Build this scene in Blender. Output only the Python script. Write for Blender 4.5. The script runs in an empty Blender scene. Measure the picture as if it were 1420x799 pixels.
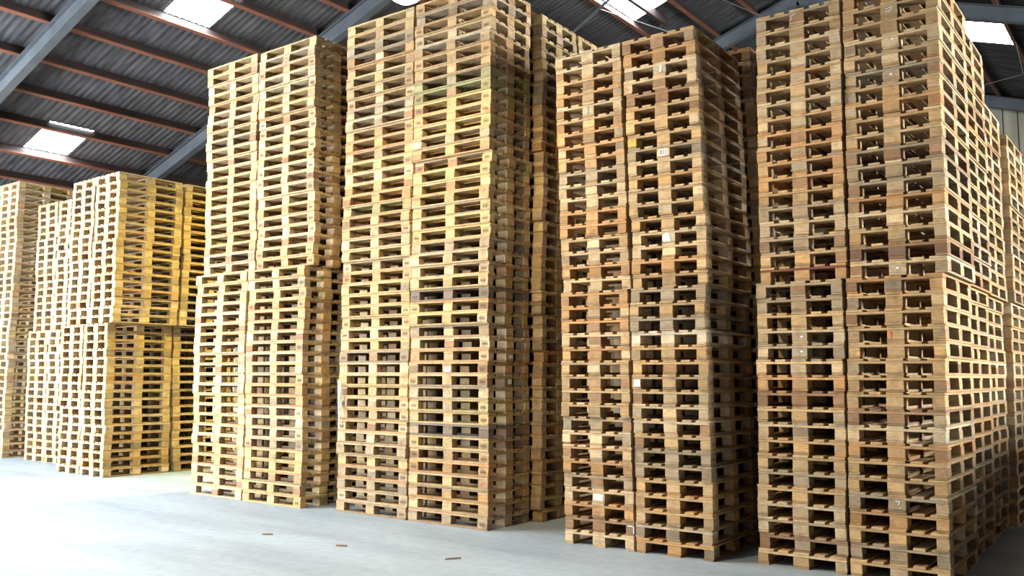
import bpy, bmesh, math, random
from mathutils import Vector, Matrix
R = math.radians
random.seed(11)
scene = bpy.context.scene
COL = scene.collection

# ------------------------------------------------------------------ camera
CAM_H = 1.705
cam_d = bpy.data.cameras.new('camera')
cam = bpy.data.objects.new('camera', cam_d)
COL.objects.link(cam)
cam_d.sensor_width = 36.0
cam_d.lens = 1238.18 / 1420 * 36
cam_d.clip_end = 200
cam.location = (0, 0, CAM_H)
yaw, tilt, roll = 0.641342, 0.098866, 0.003694
fw = Vector((-math.sin(yaw) * math.cos(tilt), math.cos(yaw) * math.cos(tilt), math.sin(tilt)))
rt = Vector((math.cos(yaw), math.sin(yaw), 0))
up = rt.cross(fw)
r2 = rt * math.cos(roll) + up * math.sin(roll)
u2 = up * math.cos(roll) - rt * math.sin(roll)
cam.rotation_euler = Matrix((r2, u2, -fw)).transposed().to_euler()
scene.camera = cam

# ------------------------------------------------------------------ world, daylight, exposure
world = bpy.data.worlds.new('World')
scene.world = world
world.use_nodes = True
wb = world.node_tree.nodes['Background']
wb.inputs[0].default_value = (0.75, 0.86, 1.0, 1)
wb.inputs[1].default_value = 1.0
vs = scene.view_settings
vs.view_transform = 'Standard'
vs.look = 'None'
vs.gamma = 1.0
vs.use_curve_mapping = False
vs.exposure = 0.5

ADDED_GATE_X0, ADDED_GATE_X1, ADDED_GATE_H, FRONT_Y = -25.5, -14.5, 4.6, -2.5   # unseen gate behind the camera, added for daylight from the left


def area_light(name, loc, rot, sx, sy, power, col):
    l = bpy.data.lights.new(name, 'AREA')
    l.shape = 'RECTANGLE'
    l.size, l.size_y = sx, sy
    l.energy = power
    l.color = col
    o = bpy.data.objects.new(name, l)
    o.location = loc
    o.rotation_euler = rot
    COL.objects.link(o)
    return o


# daylight through the added gate in the front wall
area_light('gate_daylight', ((ADDED_GATE_X0 + ADDED_GATE_X1) / 2, FRONT_Y + 0.35, ADDED_GATE_H / 2),
           (R(90), 0, 0), ADDED_GATE_X1 - ADDED_GATE_X0, ADDED_GATE_H, 6200, (0.86, 0.93, 1.0))

WARM = (1.0, 0.77, 0.42)
YELLOW = (1.0, 0.86, 0.20)

# ------------------------------------------------------------------ materials


def new_mat(name):
    m = bpy.data.materials.new(name)
    m.use_nodes = True
    nt = m.node_tree
    return m, nt, nt.nodes, nt.links, nt.nodes['Principled BSDF']


def simple_mat(name, col, rough=0.7, metal=0.0, noise=None, amount=0.25, bump=0.0, vscale=(1, 1, 1)):
    m, nt, N, L, b = new_mat(name)
    b.inputs['Roughness'].default_value = rough
    b.inputs['Metallic'].default_value = metal
    b.inputs['Base Color'].default_value = (*col, 1)
    if noise:
        geo = N.new('ShaderNodeNewGeometry')
        mp = N.new('ShaderNodeMapping')
        mp.inputs['Scale'].default_value = vscale
        L.new(geo.outputs['Position'], mp.inputs[0])
        n = N.new('ShaderNodeTexNoise')
        n.inputs['Scale'].default_value = noise
        n.inputs['Detail'].default_value = 5
        L.new(mp.outputs[0], n.inputs['Vector'])
        r = N.new('ShaderNodeMapRange')
        r.inputs['From Min'].default_value = 0.3
        r.inputs['From Max'].default_value = 0.7
        r.inputs['To Min'].default_value = 1 - amount
        r.inputs['To Max'].default_value = 1 + amount
        L.new(n.outputs[0], r.inputs[0])
        mx = N.new('ShaderNodeMix')
        mx.data_type = 'RGBA'
        mx.blend_type = 'MULTIPLY'
        mx.inputs[0].default_value = 1
        mx.inputs[6].default_value = (*col, 1)
        L.new(r.outputs[0], mx.inputs[7])
        L.new(mx.outputs[2], b.inputs['Base Color'])
        if bump:
            bp = N.new('ShaderNodeBump')
            bp.inputs['Strength'].default_value = bump
            bp.inputs['Distance'].default_value = 0.01
            L.new(n.outputs[0], bp.inputs['Height'])
            L.new(bp.outputs[0], b.inputs['Normal'])
    return m


def wood_mat(name, source):
    """pallet wood; the tint of each piece comes from the object's colour or from the mesh attribute"""
    m, nt, N, L, b = new_mat(name)
    b.inputs['Roughness'].default_value = 0.78
    b.inputs['Specular IOR Level'].default_value = 0.25
    if source == 'object':
        t = N.new('ShaderNodeObjectInfo')
        tint = t.outputs['Color']
    else:
        t = N.new('ShaderNodeAttribute')
        t.attribute_name = 'tint'
        tint = t.outputs['Color']
    geo = N.new('ShaderNodeNewGeometry')
    mp = N.new('ShaderNodeMapping')
    mp.inputs['Scale'].default_value = (9, 9, 60)
    L.new(geo.outputs['Position'], mp.inputs[0])
    n1 = N.new('ShaderNodeTexNoise')                 # grain
    n1.inputs['Scale'].default_value = 1.6
    n1.inputs['Detail'].default_value = 6
    n1.inputs['Roughness'].default_value = 0.65
    L.new(mp.outputs[0], n1.inputs['Vector'])
    n2 = N.new('ShaderNodeTexNoise')                 # stains and dirt
    n2.inputs['Scale'].default_value = 8.0
    n2.inputs['Detail'].default_value = 8
    n2.inputs['Roughness'].default_value = 0.68
    L.new(geo.outputs['Position'], n2.inputs['Vector'])
    r1 = N.new('ShaderNodeMapRange')
    r1.inputs['From Min'].default_value = 0.28
    r1.inputs['From Max'].default_value = 0.72
    r1.inputs['To Min'].default_value = 0.66
    r1.inputs['To Max'].default_value = 1.26
    L.new(n1.outputs[0], r1.inputs[0])
    mx = N.new('ShaderNodeMix')
    mx.data_type = 'RGBA'
    mx.blend_type = 'MULTIPLY'
    mx.inputs[0].default_value = 1
    L.new(tint, mx.inputs[6])
    L.new(r1.outputs[0], mx.inputs[7])
    r2_ = N.new('ShaderNodeMapRange')
    r2_.inputs['From Min'].default_value = 0.50
    r2_.inputs['From Max'].default_value = 0.74
    r2_.inputs['To Min'].default_value = 0.0
    r2_.inputs['To Max'].default_value = 0.62
    L.new(n2.outputs[0], r2_.inputs[0])
    mx2 = N.new('ShaderNodeMix')
    mx2.data_type = 'RGBA'
    L.new(r2_.outputs[0], mx2.inputs[0])
    L.new(mx.outputs[2], mx2.inputs[6])
    mx2.inputs[7].default_value = (0.105, 0.066, 0.036, 1)
    L.new(mx2.outputs[2], b.inputs['Base Color'])
    bp = N.new('ShaderNodeBump')
    bp.inputs['Strength'].default_value = 0.35
    bp.inputs['Distance'].default_value = 0.004
    L.new(n1.outputs[0], bp.inputs['Height'])
    L.new(bp.outputs[0], b.inputs['Normal'])
    return m


M_WOOD = wood_mat('pallet_wood', 'object')
M_WOOD_STUFF = wood_mat('pallet_wood_joined', 'attribute')
M_PAPER = simple_mat('paper', (0.62, 0.62, 0.60), 0.6)
M_INK = simple_mat('print_ink', (0.05, 0.05, 0.055), 0.6)
M_BURN = simple_mat('burnt_stamp', (0.10, 0.06, 0.03), 0.8)
M_BLUE = simple_mat('blue_marker', (0.03, 0.16, 0.33), 0.6)
M_RED = simple_mat('red_marker', (0.75, 0.10, 0.06), 0.6)
M_CHALK = simple_mat('chalk', (0.62, 0.61, 0.58), 0.8)
M_FILM = simple_mat('plastic_film', (0.36, 0.33, 0.27), 0.35)
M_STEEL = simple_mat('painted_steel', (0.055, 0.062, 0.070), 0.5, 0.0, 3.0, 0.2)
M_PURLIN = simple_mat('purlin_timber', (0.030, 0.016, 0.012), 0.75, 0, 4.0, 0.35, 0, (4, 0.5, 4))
M_LIT_EDGE = simple_mat('red_oxide_lip', (0.13, 0.042, 0.02), 0.7, 0, 4.0, 0.3, 0, (4, 0.5, 4))  # lighter red-brown imitates the purlin underside lit from the floor
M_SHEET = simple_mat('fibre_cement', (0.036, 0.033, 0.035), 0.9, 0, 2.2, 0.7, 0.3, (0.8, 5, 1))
M_WALLB = simple_mat('wall_boarding', (0.25, 0.23, 0.165), 0.85, 0, 1.2, 0.25, 0, (3, 1, 0.3))
M_WALL = simple_mat('wall_plaster', (0.12, 0.115, 0.11), 0.9, 0, 0.6, 0.15)
M_GAP = simple_mat('dark_backing', (0.05, 0.045, 0.04), 0.9)
M_LAMPM = simple_mat('lamp_metal', (0.35, 0.36, 0.36), 0.4, 0.6)
M_WIRE = simple_mat('grey_wire', (0.10, 0.095, 0.085), 0.5)
M_SPLINT = simple_mat('splinter_wood', (0.16, 0.10, 0.06), 0.9)


def emit_mat(name, col, s):
    m, nt, N, L, b = new_mat(name)
    b.inputs['Base Color'].default_value = (0.8, 0.8, 0.8, 1)
    b.inputs['Emission Color'].default_value = (*col, 1)
    b.inputs['Emission Strength'].default_value = s
    return m


M_SKY = emit_mat('skylight_sheet', (0.82, 0.91, 1.0), 39.0)
M_ADDED_PANE = emit_mat('window_pane', (0.86, 0.93, 1.0), 280.0)  # glow of the unseen windows added in the right wall
M_BULB = emit_mat('lamp_bulb', (1.0, 0.93, 0.62), 40.0)


def floor_mat():
    m, nt, N, L, b = new_mat('concrete_floor')
    geo = N.new('ShaderNodeNewGeometry')
    mp = N.new('ShaderNodeMapping')
    mp.inputs['Rotation'].default_value = (0, 0, R(18))
    mp.inputs['Scale'].default_value = (0.35, 1.6, 1)
    L.new(geo.outputs['Position'], mp.inputs[0])
    n1 = N.new('ShaderNodeTexNoise')
    n1.inputs['Scale'].default_value = 1.1
    n1.inputs['Detail'].default_value = 7
    L.new(mp.outputs[0], n1.inputs['Vector'])
    n2 = N.new('ShaderNodeTexNoise')
    n2.inputs['Scale'].default_value = 9
    n2.inputs['Detail'].default_value = 6
    L.new(geo.outputs['Position'], n2.inputs['Vector'])
    r1 = N.new('ShaderNodeMapRange')
    r1.inputs['From Min'].default_value = 0.3
    r1.inputs['From Max'].default_value = 0.7
    r1.inputs['To Min'].default_value = 0.78
    r1.inputs['To Max'].default_value = 1.12
    L.new(n1.outputs[0], r1.inputs[0])
    r2_ = N.new('ShaderNodeMapRange')
    r2_.inputs['From Min'].default_value = 0.3
    r2_.inputs['From Max'].default_value = 0.7
    r2_.inputs['To Min'].default_value = 0.9
    r2_.inputs['To Max'].default_value = 1.07
    L.new(n2.outputs[0], r2_.inputs[0])
    mu = N.new('ShaderNodeMath')
    mu.operation = 'MULTIPLY'
    L.new(r1.outputs[0], mu.inputs[0])
    L.new(r2_.outputs[0], mu.inputs[1])
    mx = N.new('ShaderNodeMix')
    mx.data_type = 'RGBA'
    mx.blend_type = 'MULTIPLY'
    mx.inputs[0].default_value = 1
    mx.inputs[6].default_value = (0.28, 0.33, 0.375, 1)
    L.new(mu.outputs[0], mx.inputs[7])
    L.new(mx.outputs[2], b.inputs['Base Color'])
    b.inputs['Roughness'].default_value = 0.55
    b.inputs['Specular IOR Level'].default_value = 0.35
    bp = N.new('ShaderNodeBump')
    bp.inputs['Strength'].default_value = 0.12
    bp.inputs['Distance'].default_value = 0.01
    L.new(n2.outputs[0], bp.inputs['Height'])
    L.new(bp.outputs[0], b.inputs['Normal'])
    return m


M_FLOOR = floor_mat()

# ------------------------------------------------------------------ helpers


def mesh_from(name, verts, faces, mat):
    me = bpy.data.meshes.new(name)
    me.from_pydata(verts, [], faces)
    me.materials.append(mat)
    return me


def put(name, me, parent=None, loc=(0, 0, 0), rot=(0, 0, 0)):
    o = bpy.data.objects.new(name, me)
    o.location = loc
    o.rotation_euler = rot
    COL.objects.link(o)
    if parent is not None:
        o.parent = parent
    return o


def tag(o, label=None, cat=None, group=None, kind=None):
    if label:
        o['label'] = label
    if cat:
        o['category'] = cat
    if group:
        o['group'] = group
    if kind:
        o['kind'] = kind
    return o


BOXF = [(0, 3, 2, 1), (4, 5, 6, 7), (0, 1, 5, 4), (1, 2, 6, 5), (2, 3, 7, 6), (3, 0, 4, 7)]


def add_box(V, F, x0, x1, y0, y1, z0, z1):
    k = len(V)
    V += [(x0, y0, z0), (x1, y0, z0), (x1, y1, z0), (x0, y1, z0), (x0, y0, z1), (x1, y0, z1), (x1, y1, z1), (x0, y1, z1)]
    F += [tuple(k + i for i in f) for f in BOXF]


def add_beam(V, F, a, b, w, h, upv=Vector((0, 0, 1))):
    """box beam from a to b, w across, h along the up direction (centred)"""
    a, b = Vector(a), Vector(b)
    d = (b - a).normalized()
    s = d.cross(upv).normalized()
    u = s.cross(d)
    k = len(V)
    for p in (a, b):
        for sx, sz in ((-1, -1), (1, -1), (1, 1), (-1, 1)):
            V.append(tuple(p + s * (sx * w / 2) + u * (sz * h / 2)))
    F += [tuple(k + i for i in f) for f in ((0, 1, 2, 3), (7, 6, 5, 4), (0, 4, 5, 1), (1, 5, 6, 2), (2, 6, 7, 3), (3, 7, 4, 0))]


def fix(me):
    bm = bmesh.new()
    bm.from_mesh(me)
    bmesh.ops.recalc_face_normals(bm, faces=bm.faces)
    bm.to_mesh(me)
    bm.free()
    return me


def lathe(prof, n=24):
    V, F = [], []
    for r, z in prof:
        for i in range(n):
            a = 2 * math.pi * i / n
            V.append((r * math.cos(a), r * math.sin(a), z))
    for j in range(len(prof) - 1):
        for i in range(n):
            k = (i + 1) % n
            F.append((j * n + i, j * n + k, (j + 1) * n + k, (j + 1) * n + i))
    return V, F


# ------------------------------------------------------------------ the hall
BACK_Y = 30.6
XL, XR = -26.0, 11.6            # side walls
RIDGE = 7.2
C0, SL = 12.0, 0.33             # purlin underside: z = CAM_H + C0 + SL*x on the left slope


def roof_z(x):
    if x <= -RIDGE:
        return CAM_H + C0 + SL * x
    return CAM_H + C0 - SL * RIDGE - SL * (x + RIDGE)


V, F = [], []
add_box(V, F, XL - 0.5, XR + 0.5, FRONT_Y - 12, BACK_Y + 0.4, -0.2, 0)
tag(put('floor', mesh_from('floor', V, F, M_FLOOR)), 'bare grey concrete floor with pale streaks', None, None, 'structure')

# roof: corrugated sheets in rows between the purlins, timber purlins, steel rafters
ceiling = bpy.data.objects.new('ceiling', None)
COL.objects.link(ceiling)
tag(ceiling, 'dark corrugated roof on brown purlins and grey steel rafters', None, None, 'structure')

left_p = [13.483, 14.458, 15.524, 16.575, 17.70, 18.78, 19.90, 21.09, 22.2, 23.3, 24.4, 25.6]
purlins = sorted([-a for a in left_p] + [-12.45, -11.4, -10.35, -9.28, -8.25, -7.3, -6.2, -5.1, -4.0, -2.82, -1.7, -0.6, 0.5, 1.6, 2.7, 3.8, 4.9, 6.0, 7.1, 8.2, 9.3, 10.4, 11.4])
PD = 0.19
pm = {}
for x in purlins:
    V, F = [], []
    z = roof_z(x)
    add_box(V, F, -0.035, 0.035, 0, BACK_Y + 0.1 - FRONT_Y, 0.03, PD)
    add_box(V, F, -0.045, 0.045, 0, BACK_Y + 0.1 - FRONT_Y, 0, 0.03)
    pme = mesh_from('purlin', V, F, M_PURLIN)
    pme.materials.append(M_LIT_EDGE)
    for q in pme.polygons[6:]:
        q.material_index = 1  # lower strip carries the lit underside as colour
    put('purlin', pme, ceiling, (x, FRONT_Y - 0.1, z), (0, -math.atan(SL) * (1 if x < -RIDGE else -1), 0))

# skylights (x0, x1, y0, y1): which pair of purlins, which stretch
sky = [(-15.524, -14.458, 9.40, 10.42), (-21.09, -19.90, 9.42, 10.42), (-10.35, -9.28, 16.3, 18.9),
       (-4.0, -2.82, 23.5, 25.15),
       ]
# unseen front skylights, added so daylight falls steeply on the open floor
sky += [(a, b, y0, y0 + 2.0) for a, b in ((-18.78, -17.70), (-15.524, -14.458), (-12.45, -11.4)) for y0 in (1.0, 4.2)]
PITCH, AMP = 0.146, 0.007


def corrugated(x0, x1, y0, y1, dz=0.0):
    n = max(6, int((y1 - y0) / PITCH * 6))
    V, F = [], []
    for i in range(n + 1):
        y = y0 + (y1 - y0) * i / n
        w = AMP * math.sin(2 * math.pi * y / PITCH)
        for x in (x0, x1):
            V.append((x, y, roof_z(x) + PD + AMP + 0.004 + w + dz))
    for i in range(n):
        F.append((2 * i, 2 * i + 1, 2 * i + 3, 2 * i + 2))
    # a second skin gives the sheet its thickness
    k = len(V)
    V += [(x, y, z + 0.008) for x, y, z in V]
    F += [tuple(reversed([k + j for j in f])) for f in F[:]]
    return V, F


edges = [XL - 0.6] + purlins + [XR + 0.4]
if -RIDGE not in edges:
    edges = sorted(edges + [-RIDGE])
wn = 0
for a, b in zip(edges[:-1], edges[1:]):
    holes = sorted((s[2], s[3]) for s in sky if s[0] >= a - 0.02 and s[1] <= b + 0.02)
    y = FRONT_Y - 0.3
    segs = []
    for h0, h1 in holes:
        segs.append((y, h0))
        y = h1
    segs.append((y, BACK_Y + 0.3))
    for s0, s1 in segs:
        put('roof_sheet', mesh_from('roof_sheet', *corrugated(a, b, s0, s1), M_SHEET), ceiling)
    for h0, h1 in holes:
        wn += 1
        o = put('window_%d' % wn, mesh_from('skylight_sheet', *corrugated(a, b, h0, h1), M_SKY))
        tag(o, 'bright translucent corrugated skylight in the roof', None, None, 'structure')  # shared by the real skylights and the added front ones
# timber that splits the middle skylight
V, F = [], []
add_box(V, F, -0.045, 0.045, 15.9, 19.6, 0, PD)
put('purlin', mesh_from('purlin', V, F, M_PURLIN), ceiling, (-9.84, 0, roof_z(-9.84)))

RD = 0.36
for y in (-1.4, 3.2, 7.8, 12.4, 21.6, 30.2):
    for xa, xb in ((XL, -RIDGE), (XR, -RIDGE)):
        V, F = [], []
        a = Vector((xa, y, roof_z(xa)))
        b = Vector((xb, y, roof_z(xb)))
        off = Vector((0, 0, 1))
        add_beam(V, F, a - off * 0.008, b - off * 0.008, 0.17, 0.016)
        add_beam(V, F, a - off * (RD / 2), b - off * (RD / 2), 0.012, RD - 0.03)
        add_beam(V, F, a - off * (RD - 0.008), b - off * (RD - 0.008), 0.17, 0.016)
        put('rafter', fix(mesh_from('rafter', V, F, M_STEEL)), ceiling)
    for xp in (XL + 0.2, XR - 0.2):
        V, F = [], []
        zt = roof_z(xp) - RD
        add_box(V, F, xp - 0.1, xp + 0.1, y - 0.08, y - 0.064, 0, zt)
        add_box(V, F, xp - 0.1, xp + 0.1, y + 0.064, y + 0.08, 0, zt)
        add_box(V, F, xp - 0.006, xp + 0.006, y - 0.064, y + 0.064, 0, zt)
        put('steel_post', mesh_from('steel_post', V, F, M_STEEL), ceiling)

# bracing rods and thin wires below the roof


def rod(name, a, b, r, mat, parent):
    V, F = [], []
    add_beam(V, F, a, b, r * 2, r * 2, Vector((0.1, 0.2, 1)))
    return put(name, fix(mesh_from(name, V, F, mat)), parent)


rod('brace_rod', (-10.9, 15.9, 8.83), (-8.6, 15.9, 10.10), 0.021, M_STEEL, ceiling)
rod('wire', (-10.3, 17.2, 10.18), (-8.6, 17.2, 9.25), 0.007, M_WIRE, ceiling)
rod('wire', (-7.5, 17.2, 9.77), (-6.4, 17.2, 9.02), 0.007, M_WIRE, ceiling)
rod('wire', (-2.66, 23.2, 9.50), (-2.546, 23.2, 8.728), 0.007, M_WIRE, ceiling)
rod('wire', (-2.546, 23.2, 8.728), (-3.9, 23.2, 8.57), 0.007, M_WIRE, ceiling)
rod('wire', (-3.03, 23.2, 9.88), (-2.66, 23.2, 9.50), 0.007, M_WIRE, ceiling)

# back wall: wide upright boards over a dark backing, a rail, a steel wall plate
V, F = [], []
zt = roof_z(-RIDGE) + 0.2
k0 = [(XL, 0), (XR, 0), (XR, roof_z(XR) + 0.15), (-RIDGE, zt), (XL, roof_z(XL) + 0.15)]
V = [(x, BACK_Y, z) for x, z in k0] + [(x, BACK_Y + 0.15, z) for x, z in k0]
F = [(0, 1, 2, 3, 4), (9, 8, 7, 6, 5), (0, 5, 6, 1), (1, 6, 7, 2), (2, 7, 8, 3), (3, 8, 9, 4), (4, 9, 5, 0)]
wall_back = put('wall_back', fix(mesh_from('wall_back', V, F, M_GAP)))
tag(wall_back, 'pale upright boarding closing the far end of the hall', None, None, 'structure')
x = XL + 0.05
while x < XR - 0.4:
    w = 0.40
    za, zb = roof_z(x), roof_z(x + w)
    V = [(x, BACK_Y - 0.03, 0), (x + w - 0.035, BACK_Y - 0.03, 0), (x + w - 0.035, BACK_Y - 0.03, zb), (x, BACK_Y - 0.03, za),
         (x, BACK_Y, 0), (x + w - 0.035, BACK_Y, 0), (x + w - 0.035, BACK_Y, zb), (x, BACK_Y, za)]
    F = [(0, 1, 2, 3), (4, 7, 6, 5), (0, 4, 5, 1), (1, 5, 6, 2), (2, 6, 7, 3), (3, 7, 4, 0)]
    put('plank', mesh_from('plank', V, F, M_WALLB), wall_back)
    x += w
for z in (2.6, 5.4, 8.45):
    V, F = [], []
    add_box(V, F, XL + 0.1, XR - 0.1, BACK_Y - 0.16, BACK_Y - 0.031, z - 0.08, z + 0.08)
    put('rail', mesh_from('rail', V, F, simple_mat('rail_timber', (0.30, 0.19, 0.11), 0.8) if z == 2.6 else bpy.data.materials['rail_timber']), wall_back)

V, F = [], []
add_box(V, F, XL - 0.2, XL, FRONT_Y, BACK_Y, 0, roof_z(XL) + 0.1)
tag(put('wall_left', mesh_from('wall_left', V, F, M_WALL)), 'plain grey side wall of the hall', None, None, 'structure')
# right wall; unseen windows added to light the rightmost block's side
WY0, WY1, WZ0, WZ1 = 8.6, 12.6, 3.0, 4.7
V, F = [], []
add_box(V, F, XR, XR + 0.2, FRONT_Y, BACK_Y, 0, WZ0)
add_box(V, F, XR, XR + 0.2, FRONT_Y, BACK_Y, WZ1, roof_z(XR) + 0.1)
add_box(V, F, XR, XR + 0.2, FRONT_Y, WY0, WZ0, WZ1)
add_box(V, F, XR, XR + 0.2, WY1, BACK_Y, WZ0, WZ1)
tag(put('wall_right', mesh_from('wall_right', V, F, M_WALL)), 'plain grey side wall with a band of windows', None, None, 'structure')
for i in range(2):
    y0 = WY0 + i * 2
    wn += 1
    V, F = [], []
    add_box(V, F, XR + 0.08, XR + 0.12, y0, y0 + 2, WZ0, WZ0 + 0.06)
    add_box(V, F, XR + 0.08, XR + 0.12, y0, y0 + 2, WZ1 - 0.06, WZ1)
    add_box(V, F, XR + 0.08, XR + 0.12, y0, y0 + 0.06, WZ0 + 0.06, WZ1 - 0.06)
    add_box(V, F, XR + 0.08, XR + 0.12, y0 + 1.94, y0 + 2, WZ0 + 0.06, WZ1 - 0.06)
    w = tag(put('window_%d' % wn, mesh_from('window_frame', V, F, M_STEEL)), 'bright translucent window under the eaves', None, None, 'structure')
    V, F = [], []
    add_box(V, F, XR + 0.095, XR + 0.105, y0 + 0.06, y0 + 1.94, WZ0 + 0.06, WZ1 - 0.06)
    put('pane', mesh_from('pane', V, F, M_ADDED_PANE), w)
# front wall behind the camera with the added open gate
V, F = [], []
for xa, xb, z0 in ((XL, ADDED_GATE_X0, 0), (ADDED_GATE_X0, ADDED_GATE_X1, ADDED_GATE_H + 0.05), (ADDED_GATE_X1, -RIDGE, 0), (-RIDGE, XR, 0)):
    k = len(V)
    q = [(xa, z0), (xb, z0), (xb, roof_z(xb) + 0.15), (xa, max(roof_z(xa) + 0.15, z0 + 0.02))]
    V += [(x, FRONT_Y, z) for x, z in q] + [(x, FRONT_Y - 0.2, z) for x, z in q]
    F += [tuple(k + i for i in f) for f in ((0, 3, 2, 1), (4, 5, 6, 7), (0, 1, 5, 4), (1, 2, 6, 5), (2, 3, 7, 6), (3, 0, 4, 7))]
tag(put('wall_front', fix(mesh_from('wall_front', V, F, M_WALL))), 'plain grey front wall with a tall open gate', None, None, 'structure')

# ------------------------------------------------------------------ lamps


def lamp(loc, label, power, col, group='hanging hall lamps'):
    x, y, z = loc
    root = bpy.data.objects.new('hanging_lamp', None)
    root.location = loc
    COL.objects.link(root)
    tag(root, label, 'lamp', group)
    prof = [(0.21, 0.0), (0.20, 0.05), (0.16, 0.14), (0.09, 0.22), (0.07, 0.25), (0.07, 0.42), (0.02, 0.44), (0.0, 0.44)]
    me = mesh_from('reflector', *lathe(prof), M_LAMPM)
    for p in me.polygons:
        p.use_smooth = True
    put('reflector', me, root)
    prof = [(0.0, -0.10), (0.08, -0.09), (0.14, -0.055), (0.175, -0.01), (0.185, 0.03), (0.0, 0.035)]
    me = mesh_from('bulb', *lathe(prof), M_BULB)
    for p in me.polygons:
        p.use_smooth = True
    put('bulb', me, root)
    V, F = [], []
    add_box(V, F, -0.012, 0.012, -0.012, 0.012, 0.43, roof_z(x) - z)
    put('rod', mesh_from('rod', V, F, M_LAMPM), root)
    l = bpy.data.lights.new('lamp_light', 'SPOT')
    l.energy = power
    l.color = col
    l.spot_size = R(165)
    l.spot_blend = 0.4
    l.shadow_soft_size = 0.16
    lo = bpy.data.objects.new('lamp_light', l)
    lo.location = (0, 0, -0.14)
    COL.objects.link(lo)
    lo.parent = root
    return root


lamp((-6.30, 6.55, 5.70), 'glowing round lamp hanging in front of the tallest pallet stacks', 110, WARM)
lamp((-5.6, 2.8, 6.9), 'hanging lamp above the open floor nearest the camera', 1250, (1.0, 0.83, 0.56))  # unseen lamp, added to light the right-hand fronts
lamp((-11.6, 2.8, 6.9), 'hanging lamp above the open floor before the leftmost aisle', 600, WARM)  # out of view, added for warm light on the left fronts
lamp((-10.7, 12.0, 6.6), 'hanging yellow lamp behind the tall stack beside the left aisle', 2800, YELLOW)  # hidden lamp added to throw yellow light on the left block

# ------------------------------------------------------------------ pallets
PH = 0.144
LONG, SHORT = 1.2, 0.8


def piece(name, lx, ly, lz, seed):
    """a sawn piece with chamfered, slightly uneven edges"""
    rnd = random.Random(seed)
    bm = bmesh.new()
    bmesh.ops.create_cube(bm, size=1)
    for v in bm.verts:
        v.co = Vector((v.co.x * lx, v.co.y * ly, v.co.z * lz))
    bmesh.ops.bevel(bm, geom=bm.edges[:] , offset=0.0028, segments=1, affect='EDGES', profile=0.5)
    for v in bm.verts:
        e = 1 if abs(v.co.x) > lx * 0.3 else 0
        v.co.x -= math.copysign(rnd.uniform(0, 0.004), v.co.x) * e
        v.co.y -= math.copysign(rnd.uniform(0, 0.0025), v.co.y)
    me = bpy.data.meshes.new(name)
    bm.to_mesh(me)
    bm.free()
    me.materials.append(M_WOOD)
    return me


NV = 4
PM = {
    'deck_wide': [piece('deck_board', 1.2, 0.145, 0.0218, 10 + i) for i in range(NV)],
    'deck_narrow': [piece('deck_board', 1.2, 0.100, 0.0218, 20 + i) for i in range(NV)],
    'stringer': [piece('stringer_board', 0.145, 0.8, 0.0218, 30 + i) for i in range(NV)],
    'block': [piece('block', 0.145, 0.100, 0.0778, 40 + i) for i in range(NV)],
    'block_mid': [piece('block', 0.145, 0.145, 0.0778, 50 + i) for i in range(NV)],
    'bottom': [piece('bottom_board', 1.2, 0.100, 0.0218, 60 + i) for i in range(NV)],
    'bottom_mid': [piece('bottom_board', 1.2, 0.145, 0.0218, 70 + i) for i in range(NV)],
}
LAYOUT = []
for y in (-0.35, 0, 0.35):
    LAYOUT.append(('bottom_board', 'bottom_mid' if y == 0 else 'bottom', (0, y, 0.011)))
for x in (-0.5275, 0, 0.5275):
    for y in (-0.35, 0, 0.35):
        LAYOUT.append(('block', 'block_mid' if y == 0 else 'block', (x, y, 0.061)))
for x in (-0.5275, 0, 0.5275):
    LAYOUT.append(('stringer_board', 'stringer', (x, 0, 0.111)))
for y in (-0.3275, -0.164, 0, 0.164, 0.3275):
    LAYOUT.append(('deck_board', 'deck_narrow' if abs(y) == 0.164 else 'deck_wide', (0, y, 0.133)))

TONES = {
    'honey': (0.545, 0.350, 0.165), 'pale': (0.62, 0.445, 0.250), 'straw': (0.58, 0.415, 0.190),
    'grey': (0.42, 0.305, 0.180), 'brown': (0.36, 0.205, 0.105), 'orange': (0.54, 0.305, 0.130),
    'dark': (0.26, 0.195, 0.135), 'green': (0.37, 0.32, 0.155), 'white': (0.74, 0.59, 0.41), 'redbrown': (0.20, 0.07, 0.045),
}
TONES = {k: tuple(c * 0.74 for c in v) for k, v in TONES.items()}
WEIGHTS = {
    'S4': (('honey', 6.5), ('grey', 2.2), ('orange', 1.2), ('brown', 0.7), ('pale', 3)),
    'S3': (('honey', 6), ('grey', 1.3), ('orange', 1.4), ('pale', 4), ('brown', .4)),
    'S2': (('honey', 3.5), ('straw', 4), ('grey', 2.2), ('pale', 2), ('orange', 1)),
    'S1': (('pale', 4), ('straw', 4), ('honey', 2), ('grey', 1)),
    'S0': (('straw', 4), ('pale', 4), ('honey', 2), ('grey', 1)),
}


def pick(stack):
    ws = WEIGHTS[stack]
    t = random.uniform(0, sum(w for _, w in ws))
    for n, w in ws:
        t -= w
        if t <= 0:
            return n
    return ws[0][0]


def vary(c, s=0.10):
    k = random.gauss(1, s)
    h = random.gauss(0, 0.035)
    return (max(0.02, c[0] * k * (1 + h)), max(0.02, c[1] * k), max(0.015, c[2] * k * (1 - h * 1.4)), 1.0)


def piece_tint(kind, tone):
    base = TONES[tone]
    r = random.random()
    if kind == 'block':
        if r < 0.10:
            base = TONES['brown']
        elif r < 0.20:
            base = TONES['grey']
        elif r < 0.28:
            base = TONES['pale']
    elif r < 0.10:
        base = TONES[random.choice(('pale', 'grey', 'orange'))]
    if kind == 'bottom_board':
        base = tuple(c * f for c, f in zip(base, (0.80, 0.77, 0.74)))     # worn and dirty from the floor and the forks
    return vary(base, 0.15 if kind == 'block' else 0.11)


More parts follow.
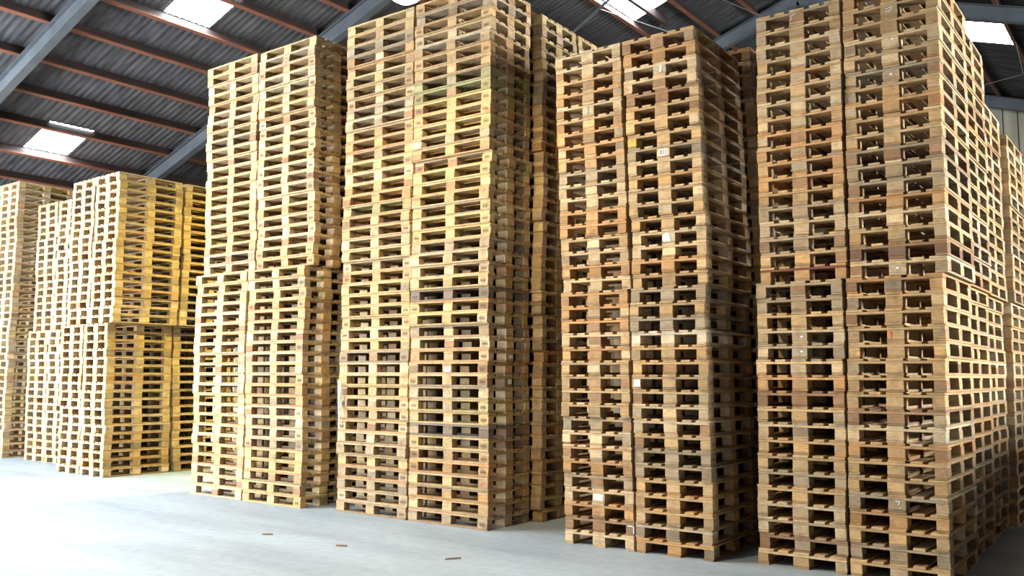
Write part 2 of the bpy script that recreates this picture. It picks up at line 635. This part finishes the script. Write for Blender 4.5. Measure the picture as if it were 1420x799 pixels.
def jit(rnd=random):
    return (rnd.uniform(-0.004, 0.004), rnd.uniform(-0.0035, 0.0035), 0)


# the part of a pallet that is turned to the camera
stuff_V, stuff_F, stuff_T = [], [], []
STUFF_PM = {}
for k_, lst in PM.items():
    STUFF_PM[k_] = [([v.co.copy() for v in me.vertices], [tuple(p.vertices) for p in me.polygons]) for me in lst]


def pallet_stuff(loc, rz, tone):
    m = Matrix.Translation(loc) @ Matrix.Rotation(rz, 4, 'Z')
    for nm, key, off in LAYOUT:
        vs_, fs_ = random.choice(STUFF_PM[key])
        t = piece_tint(nm, tone)
        j = jit()
        o = Vector((off[0] + j[0], off[1] + j[1], off[2]))
        k = len(stuff_V)
        for v in vs_:
            stuff_V.append(m @ (v + o))
            stuff_T.append(t)
        for f in fs_:
            stuff_F.append(tuple(k + i for i in f))


def pallet_thing(loc, rz, tone, label, group):
    root = bpy.data.objects.new('wooden_pallet', None)
    root.empty_display_size = 0.2
    root.location = loc
    root.rotation_euler = (0, 0, rz)
    COL.objects.link(root)
    tag(root, label, 'pallet', group)
    parts = []
    for nm, key, off in LAYOUT:
        o = bpy.data.objects.new(nm, random.choice(PM[key]))
        j = jit()
        o.location = (off[0] + j[0], off[1] + j[1], off[2])
        o.color = piece_tint(nm, tone)
        o.parent = root
        COL.objects.link(o)
        parts.append(o)
    return root, parts


ORD = ['', 'first', 'second', 'third', 'fourth', 'fifth', 'sixth', 'seventh', 'eighth', 'ninth', 'tenth', 'eleventh', 'twelfth',
       'thirteenth', 'fourteenth', 'fifteenth', 'sixteenth', 'seventeenth', 'eighteenth', 'nineteenth', 'twentieth']


def ordinal(n):
    if n <= 20:
        return ORD[n]
    tens = {2: 'twenty', 3: 'thirty', 4: 'forty'}
    if n % 10 == 0:
        return {30: 'thirtieth', 40: 'fortieth'}[n]
    return tens[n // 10] + '-' + ORD[n % 10]


# special pallets: (column, number from the floor) -> tone
SPECIAL = {
    ('S4R', 20): 'brown', ('S4R', 19): 'pale', ('S4R', 33): 'pale', ('S4R', 12): 'honey', ('S4R', 10): 'brown', ('S4R', 2): 'grey', ('S4R', 6): 'honey',
    ('S4L', 3): 'pale', ('S4L', 8): 'honey', ('S4L', 9): 'pale', ('S4L', 2): 'brown', ('S4L', 30): 'pale', ('S4L', 27): 'orange', ('S4L', 17): 'grey', ('S4L', 18): 'grey',
    ('S3R', 1): 'orange', ('S3R', 15): 'white', ('S3R', 16): 'grey', ('S3R', 22): 'pale', ('S3R', 9): 'pale', ('S3R', 6): 'grey', ('S3R', 36): 'honey',
    ('S3L', 4): 'pale', ('S3L', 2): 'brown', ('S3L', 16): 'orange', ('S3L', 15): 'pale', ('S3L', 6): 'orange', ('S3L', 33): 'orange', ('S3L', 24): 'orange', ('S3L', 27): 'grey',
    ('S2R', 22): 'pale', ('S2R', 19): 'dark', ('S2R', 16): 'grey', ('S2R', 8): 'dark', ('S2R', 37): 'green', ('S2R', 36): 'green', ('S2R', 9): 'straw', ('S2R', 15): 'pale', ('S2R', 14): 'honey',
    ('S2L', 15): 'straw', ('S2L', 1): 'grey', ('S2L', 4): 'grey', ('S2L', 6): 'grey', ('S2L', 31): 'straw', ('S2L', 41): 'orange', ('S2L', 27): 'green',
    ('S1R', 6): 'grey', ('S1R', 7): 'pale', ('S1L', 1): 'white', ('S1L', 2): 'white',
}
LOOK = {'honey': 'honey brown', 'pale': 'pale', 'straw': 'straw yellow', 'grey': 'grey weathered', 'brown': 'dark brown', 'orange': 'orange brown',
        'dark': 'blackened grey', 'green': 'greenish mouldy', 'white': 'whitish'}
WHERE = {
    'S4R': 'right front column of the rightmost block', 'S4L': 'left front column of the rightmost block',
    'S3R': 'right front column of second block from right', 'S3L': 'left front column of second block from right',
    'S2R': 'right front column of third block from right', 'S2L': 'left front column of third block from right',
    'S1R': 'right front column of fourth block from right',
    'S0R': 'corner column of the yellow-lit block at left',
}
GROUPS = {k: 'pallets in the ' + v for k, v in WHERE.items()}
PALLETS = {}


def build_stack(code, corner, rot, orient, n, split, prof, cols=2, depth=1, back=None, things=True, gap=0.03, dyup=0.0, skip=()):
    """corner: front right corner on the floor; prof: sideways offsets at floor, below the split, above it, and at the top"""
    w, d = (LONG, SHORT) if orient == 'long' else (SHORT, LONG)
    a = R(rot)
    ca, sa = math.cos(a), math.sin(a)
    for i in range(depth):
        for j in range(cols):
            if (i, j) in skip:
                continue
            col = code + 'RL'[j] if (things and i == 0 and j < 2) else None
            if col not in WHERE:
                col = None
            b = (back or {}).get(i, {})
            nn = b.get('n', n)
            if isinstance(nn, tuple):
                nn = nn[j]
            dx0 = -w * (j + 0.5) - gap * j + b.get('dx', 0)
            dy0 = d / 2 + i * (d + 0.055) + b.get('dy', 0)
            wx, wy = 0.0, 0.0
            for k in range(nn):
                if k < split:
                    t = k / max(1, split - 1)
                    px = prof[0] + (prof[1] - prof[0]) * t
                    py = 0.0
                else:
                    t = (k - split) / max(1, n - split - 1)
                    px = prof[2] + (prof[3] - prof[2]) * min(1, t)
                    py = dyup
                wx = max(-0.010, min(0.010, 0.5 * wx + random.gauss(0, 0.006)))
                wy = max(-0.022, min(0.022, 0.5 * wy + random.gauss(0, 0.011)))
                lx, ly = dx0 + px + wx, dy0 + py + wy
                loc = (corner[0] + ca * lx - sa * ly, corner[1] + sa * lx + ca * ly, k * PH)
                rz = a + random.uniform(-0.0045, 0.0045) + (math.pi / 2 if orient == 'short' else 0)
                sk = code if code in WEIGHTS else 'S0'
                tone = pick(sk)
                if col:
                    tone = SPECIAL.get((col, k + 1), tone)
                    look = LOOK[tone] if (col, k + 1) in SPECIAL else 'wooden'
                    label = '%s pallet, %s from floor, %s' % (look, ordinal(k + 1), WHERE[col])
                    root, parts = pallet_thing(loc, rz, tone, label, GROUPS[col])
                    PALLETS[(col, k + 1)] = (root, parts)
                else:
                    pallet_stuff(loc, rz, tone)


build_stack('S4', (-1.556, 8.124), -0.43, 'short', 36, 18, (-0.037, 0.0, 0.04, 0.055), depth=9,
            back={1: {'dx': -0.055, 'n': 36}, 2: {'dx': -0.10, 'n': 33}, 3: {'dx': -0.03, 'n': 32}, 4: {'dx': -0.10, 'n': 32},
                  5: {'dx': -0.18, 'n': 31}, 6: {'dx': -0.20, 'n': 32}, 7: {'dx': -0.26, 'n': 31}, 8: {'dx': -0.30, 'n': 32}})
build_stack('S3', (-3.627, 7.927), 1.54, 'short', 36, 18, (0.06, 0.01, 0.04, -0.055), depth=3,
            back={1: {'dx': 0.12, 'n': (37, 36)}, 2: {'dx': 0.05}})
build_stack('S2', (-6.247, 7.933), 0.38, 'long', 44, 22, (-0.005, 0.0, 0.005, 0.005), depth=4,
            back={1: {'dx': 0.14, 'n': 43}, 2: {'dx': 0.12, 'n': 43}, 3: {'dx': 0.05}})
build_stack('S1', (-9.191, 7.776), -0.1, 'long', 44, 22, (-0.01, -0.04, 0.09, 0.0), depth=3, dyup=0.04,
            back={1: {'dx': -0.05}, 2: {'dx': -0.02}}, skip={(1, 1), (2, 1)})
build_stack('S0', (-14.478, 8.03), -1.4, 'short', 36, 18, (0.0, -0.12, 0.08, 0.09), depth=3)
build_stack('SR', (3.9, 8.3), 0, 'short', 30, 18, (0, 0, 0, 0), cols=1, depth=8, things=False,
            back={i: {'n': n} for i, n in enumerate((14, 15, 15, 18, 24, 30, 30, 30))})     # unseen stacks added across the aisle to shade the rightmost block's side
build_stack('LA', (-17.2, 8.75), 0, 'short', 36, 18, (0.0, -0.08, 0.1, 0.05), depth=2, things=False)
build_stack('LB', (-19.4, 8.60), 0, 'short', 40, 20, (0.0, -0.05, 0.0, 0.05), depth=2, things=False)

me = bpy.data.meshes.new('stacked_pallets')
me.from_pydata(stuff_V, [], stuff_F)
at = me.attributes.new('tint', 'FLOAT_COLOR', 'POINT')
at.data.foreach_set('color', [c for t in stuff_T for c in t])
me.materials.append(M_WOOD_STUFF)
tag(put('stacked_pallets', me), 'many more wooden pallets stacked to the left, behind and beside the front columns', 'pallet', None, 'stuff')

# ------------------------------------------------------------------ marks on single pallets


def face_block(col, n, pos):
    """the block of a pallet that faces the camera: pos = left, mid, right; returns block, outward normal axis in pallet space"""
    root, parts = PALLETS[(col, n)]
    long_front = col[:2] in ('S1', 'S2')
    best = None
    for o in parts:
        if not o.name.startswith('block'):
            continue
        x, y = o.location.x, o.location.y
        if long_front:
            ok = y < -0.2 and abs(x - {'left': -0.5275, 'mid': 0, 'right': 0.5275}[pos]) < 0.05
        else:
            ok = x < -0.4 and abs(y - {'left': 0.35, 'mid': 0, 'right': -0.35}[pos]) < 0.05
        if ok:
            best = o
    return best, long_front


def on_front(name, me, col, n, pos, u=0.0, v=0.0):
    """fix a flat mark (drawn in u right, v up, facing -w) on the front of a block"""
    o, lf = face_block(col, n, pos)
    m = bpy.data.objects.new(name, me)
    COL.objects.link(m)
    m.parent = o
    hw = 0.05 if not lf and pos != 'mid' else 0.0725
    if lf:
        m.location = (u, -0.0505, v)
    else:
        m.location = (-0.0730, -u, v)
        m.rotation_euler = (0, 0, R(-90))
    return m


def plate(name, pts, mat, t=0.001):
    """flat shape in the xz plane with a little thickness towards -y"""
    n = len(pts)
    V = [(x, 0, z) for x, z in pts] + [(x, -t, z) for x, z in pts]
    F = [tuple(range(n)), tuple(reversed(range(n, 2 * n)))] + [(i, n + i, n + (i + 1) % n, (i + 1) % n) for i in range(n)]
    return fix(mesh_from(name, V, F, mat))


def strokes(name, segs, w, mat, t=0.0012):
    V, F = [], []
    for (x0, z0), (x1, z1) in segs:
        add_beam(V, F, (x0, -t / 2, z0), (x1, -t / 2, z1), w, t, Vector((0, 1, 0)))
    return fix(mesh_from(name, V, F, mat))


def rect(w, h):
    return [(-w / 2, -h / 2), (w / 2, -h / 2), (w / 2, h / 2), (-w / 2, h / 2)]


def relabel(col, n, what):
    root, _ = PALLETS[(col, n)]
    root['label'] = 'pallet with %s, %s from floor, %s' % (what, ordinal(n), WHERE[col])


# barcode label, torn paper, markers, chalk
lab = on_front('paper_label', plate('paper_label', rect(0.085, 0.07), M_PAPER), 'S3R', 28, 'mid')
bars = put('barcode', strokes('barcode', [((-0.03 + i * 0.0075, -0.024), (-0.03 + i * 0.0075, 0.024)) for i in range(9) if i not in (3, 6)], 0.0035, M_INK), None)
bars.parent = lab.parent
bars.location = lab.location
bars.rotation_euler = lab.rotation_euler
bars.location.x -= 0.0012
relabel('S3R', 28, 'white barcode label')
on_front('torn_paper', plate('torn_paper', [(-0.05, -0.04), (0.035, -0.045), (0.02, 0.03), (-0.01, 0.045), (-0.05, 0.03)], M_PAPER), 'S3R', 22, 'mid', -0.01, 0.0)
relabel('S3R', 22, 'torn white paper')
on_front('tape_mark', plate('tape_mark', [(-0.012, -0.035), (0.012, -0.03), (0.02, 0.035), (-0.004, 0.04)], M_CHALK), 'S3R', 34, 'mid', 0.01)
on_front('paint_patch', plate('paint_patch', rect(0.07, 0.07), M_CHALK), 'S3R', 12, 'left', 0.01)
on_front('blue_mark', strokes('blue_mark', [((0.0, -0.035), (0.004, 0.035)), ((-0.016, 0.035), (0.018, 0.037)), ((-0.012, -0.035), (0.014, -0.036))], 0.010, M_BLUE), 'S3L', 32, 'mid', 0.0)
relabel('S3L', 32, 'blue marker stroke')
on_front('paint_patch', plate('paint_patch', [(-0.06, -0.035), (0.05, -0.038), (0.055, 0.03), (0.0, 0.036), (-0.062, 0.028)], simple_mat('limewash', (0.55, 0.51, 0.44), 0.8)), 'S3L', 4, 'mid')
on_front('paint_patch', strokes('paint_patch', [((-0.03, 0.034), (0.03, 0.034)), ((0.036, 0.034), (0.038, -0.034))], 0.010, M_CHALK), 'S3L', 2, 'right')
on_front('red_mark', strokes('red_mark', [((-0.02, -0.037), (-0.018, 0.037)), ((-0.032, 0.03), (-0.03, 0.0))], 0.008, M_RED), 'S4R', 15, 'mid', -0.02)
relabel('S4R', 15, 'red marker stroke')
on_front('chalk_mark', strokes('chalk_mark', [((-0.02, 0.03), (0.014, 0.03)), ((0.014, 0.03), (0.0, -0.005)), ((0.012, -0.03), (0.016, -0.018))], 0.006, M_CHALK), 'S4R', 5, 'mid', 0.01)
relabel('S4R', 5, 'white chalk mark')
on_front('chalk_mark', strokes('chalk_mark', [((-0.03, 0.01), (0.03, 0.026)), ((-0.03, -0.01), (0.01, -0.012)), ((0.0, -0.01), (0.034, 0.01))], 0.006, M_CHALK), 'S4R', 35, 'mid', 0.0)
on_front('chalk_mark', strokes('chalk_mark', [((-0.05, 0.02), (0.0, 0.034)), ((-0.045, -0.02), (-0.03, 0.01))], 0.006, M_CHALK), 'S4L', 36, 'mid', -0.01)
for col, n, u, v in (('S4R', 33, 0.02, 0.02), ('S4R', 31, 0.0, 0.0), ('S4L', 15, 0.02, 0.0), ('S4L', 14, 0.02, 0.01), ('S4R', 19, 0.0, 0.0)):
    on_front('paint_spot', plate('paint_spot', [(0.010 * math.cos(t) * 1.3, 0.010 * math.sin(t)) for t in [k * math.pi / 4 for k in range(8)]], M_CHALK), col, n, 'mid', u, v)
on_front('white_patch', plate('white_patch', [(-0.045, -0.036), (0.05, -0.03), (0.045, 0.034), (-0.05, 0.03)], M_PAPER), 'S2R', 13, 'mid', 0.01)
relabel('S2R', 13, 'white patch')
# labels on the side of the tall stack, seen from the aisle
for n, u in ((12, 0.0), (14, 0.0)):
    root, parts = PALLETS[('S2R', n)]
    for o in parts:
        if o.name.startswith('block') and o.location.x > 0.4 and abs(o.location.y) < 0.05:
            m = put('paper_label', plate('paper_label', rect(0.075, 0.06 if n == 12 else 0.035), M_PAPER), o, (0.0728, 0.02, 0.0), (0, 0, R(90)))
# dark red-brown board on the lowest pallet of the upper half
root, parts = PALLETS[('S4L', 19)]
for o in parts:
    if o.name.startswith('stringer') and o.location.x < -0.4:
        o.color = (*TONES['redbrown'], 1)
root['label'] = 'pallet with dark red cross board, %s from floor, %s' % (ordinal(19), WHERE['S4L'])
# brown blocks
for o in PALLETS[('S4R', 20)][1]:
    if o.name.startswith('block'):
        o.color = vary((0.17, 0.09, 0.05), 0.05)
for o in PALLETS[('S3R', 29)][1]:
    if o.name.startswith('block') and o.location.x < -0.4 and o.location.y > 0.3:
        o.color = (0.50, 0.33, 0.07, 1)
PALLETS[('S3R', 29)][0]['label'] = 'pallet with yellow left block, twenty-ninth from floor, ' + WHERE['S3R']

# whitish blocks and a side label on the stack by the left aisle
for n in (35, 37):
    o, _ = face_block('S1R', n, 'left')
    o.color = (*TONES['white'], 1)
for o in PALLETS[('S1R', 30)][1]:
    if o.name.startswith('block') and o.location.x > 0.4 and o.location.y > 0.3:
        put('paper_label', plate('paper_label', rect(0.07, 0.07), M_PAPER), o, (0.0728, 0, 0), (0, 0, R(90)))

# burnt oval stamps on corner blocks
n_ = 20
V, F = [], []
for k in range(n_):
    t = 2 * math.pi * k / n_
    for s in (1.0, 0.86):
        for yy in (0, -0.0008):
            V.append((0.042 * s * math.cos(t), yy, 0.026 * s * math.sin(t)))
for k in range(n_):
    a, b = 4 * k, 4 * ((k + 1) % n_)
    F += [(a + 1, b + 1, b + 3, a + 3), (a, a + 1, b + 1, b), (a + 2, b + 2, b + 3, a + 3)]
for xs in (-0.018, 0.0, 0.018):
    add_box(V, F, xs - 0.006, xs + 0.006, -0.0008, 0, -0.011, 0.011)
stamp_me = fix(mesh_from('stamp', V, F, M_BURN))
rnd = random.Random(5)
for (col, n), (root, parts) in PALLETS.items():
    if col in ('S2R', 'S2L', 'S1R') and rnd.random() < 0.55:
        on_front('stamp', stamp_me, col, n, 'right')
        if rnd.random() < 0.6:
            on_front('stamp', stamp_me, col, n, 'left')
    if col == 'S3R' and rnd.random() < 0.5:      # on the aisle side
        for o in parts:
            if o.name.startswith('block') and o.location.x < -0.4 and o.location.y < -0.3:
                put('stamp', stamp_me, o, (0, -0.0505, 0), (0, 0, 0))

# torn strapping film hanging from the corner of the tall stack
V, F = [], []
rnd = random.Random(3)
for q in range(4):
    x0 = -8.66 + q * 0.022
    zt, ln = 1.66 - 0.02 * q, 0.62 - 0.09 * q
    k0 = len(V)
    for i in range(9):
        t = i / 8
        xx = x0 + 0.02 * math.sin(3 * t + q) + 0.01 * t
        yy = 7.885 - 0.012 * math.sin(4 * t + q)
        for dx in (-0.005, 0.005):
            for dy in (0, -0.0015):
                V.append((xx + dx - x0 + (x0 + 8.62), yy + dy - 7.885, zt - ln * t - 1.04))
    for i in range(8):
        a, b = k0 + 4 * i, k0 + 4 * (i + 1)
        F += [(a, b, b + 2, a + 2), (a + 1, a + 3, b + 3, b + 1), (a, a + 1, b + 1, b), (a + 2, b + 2, b + 3, a + 3)]
o = put('plastic_film', mesh_from('plastic_film', V, F, M_FILM), None, (-8.62, 7.885, 1.04))
tag(o, 'torn strands of pale plastic film hanging on the left corner of a stack', 'plastic film')

# ------------------------------------------------------------------ litter on the floor


def splinter(loc, rz, l, w, label):
    rnd = random.Random(int(l * 1000))
    V, F = [], []
    pts = [(-l / 2, 0), (-l * 0.3, w * 0.5), (l * 0.1, w * 0.42), (l / 2, w * 0.1), (l * 0.35, -w * 0.4), (-l * 0.2, -w * 0.5)]
    n = len(pts)
    V = [(x, y, 0) for x, y in pts] + [(x * 0.96, y * 0.8, 0.012 + rnd.uniform(0, 0.006)) for x, y in pts]
    F = [tuple(reversed(range(n))), tuple(range(n, 2 * n))] + [(i, (i + 1) % n, n + (i + 1) % n, n + i) for i in range(n)]
    o = put('wood_splinter', mesh_from('wood_splinter', V, F, M_SPLINT), None, loc, (0, 0, rz))
    tag(o, label, 'splinter', 'splinters on the floor')


splinter((-6.86, 6.34, 0), 0.35, 0.13, 0.035, 'larger dark wood splinter on the floor before the tall middle stacks')
splinter((-7.97, 6.30, 0), 0.5, 0.12, 0.025, 'small dark wood splinter on the floor left of the larger one')
splinter((-5.56, 6.54, 0), 1.0, 0.16, 0.012, 'long thin dark splinter on the floor nearest the camera')
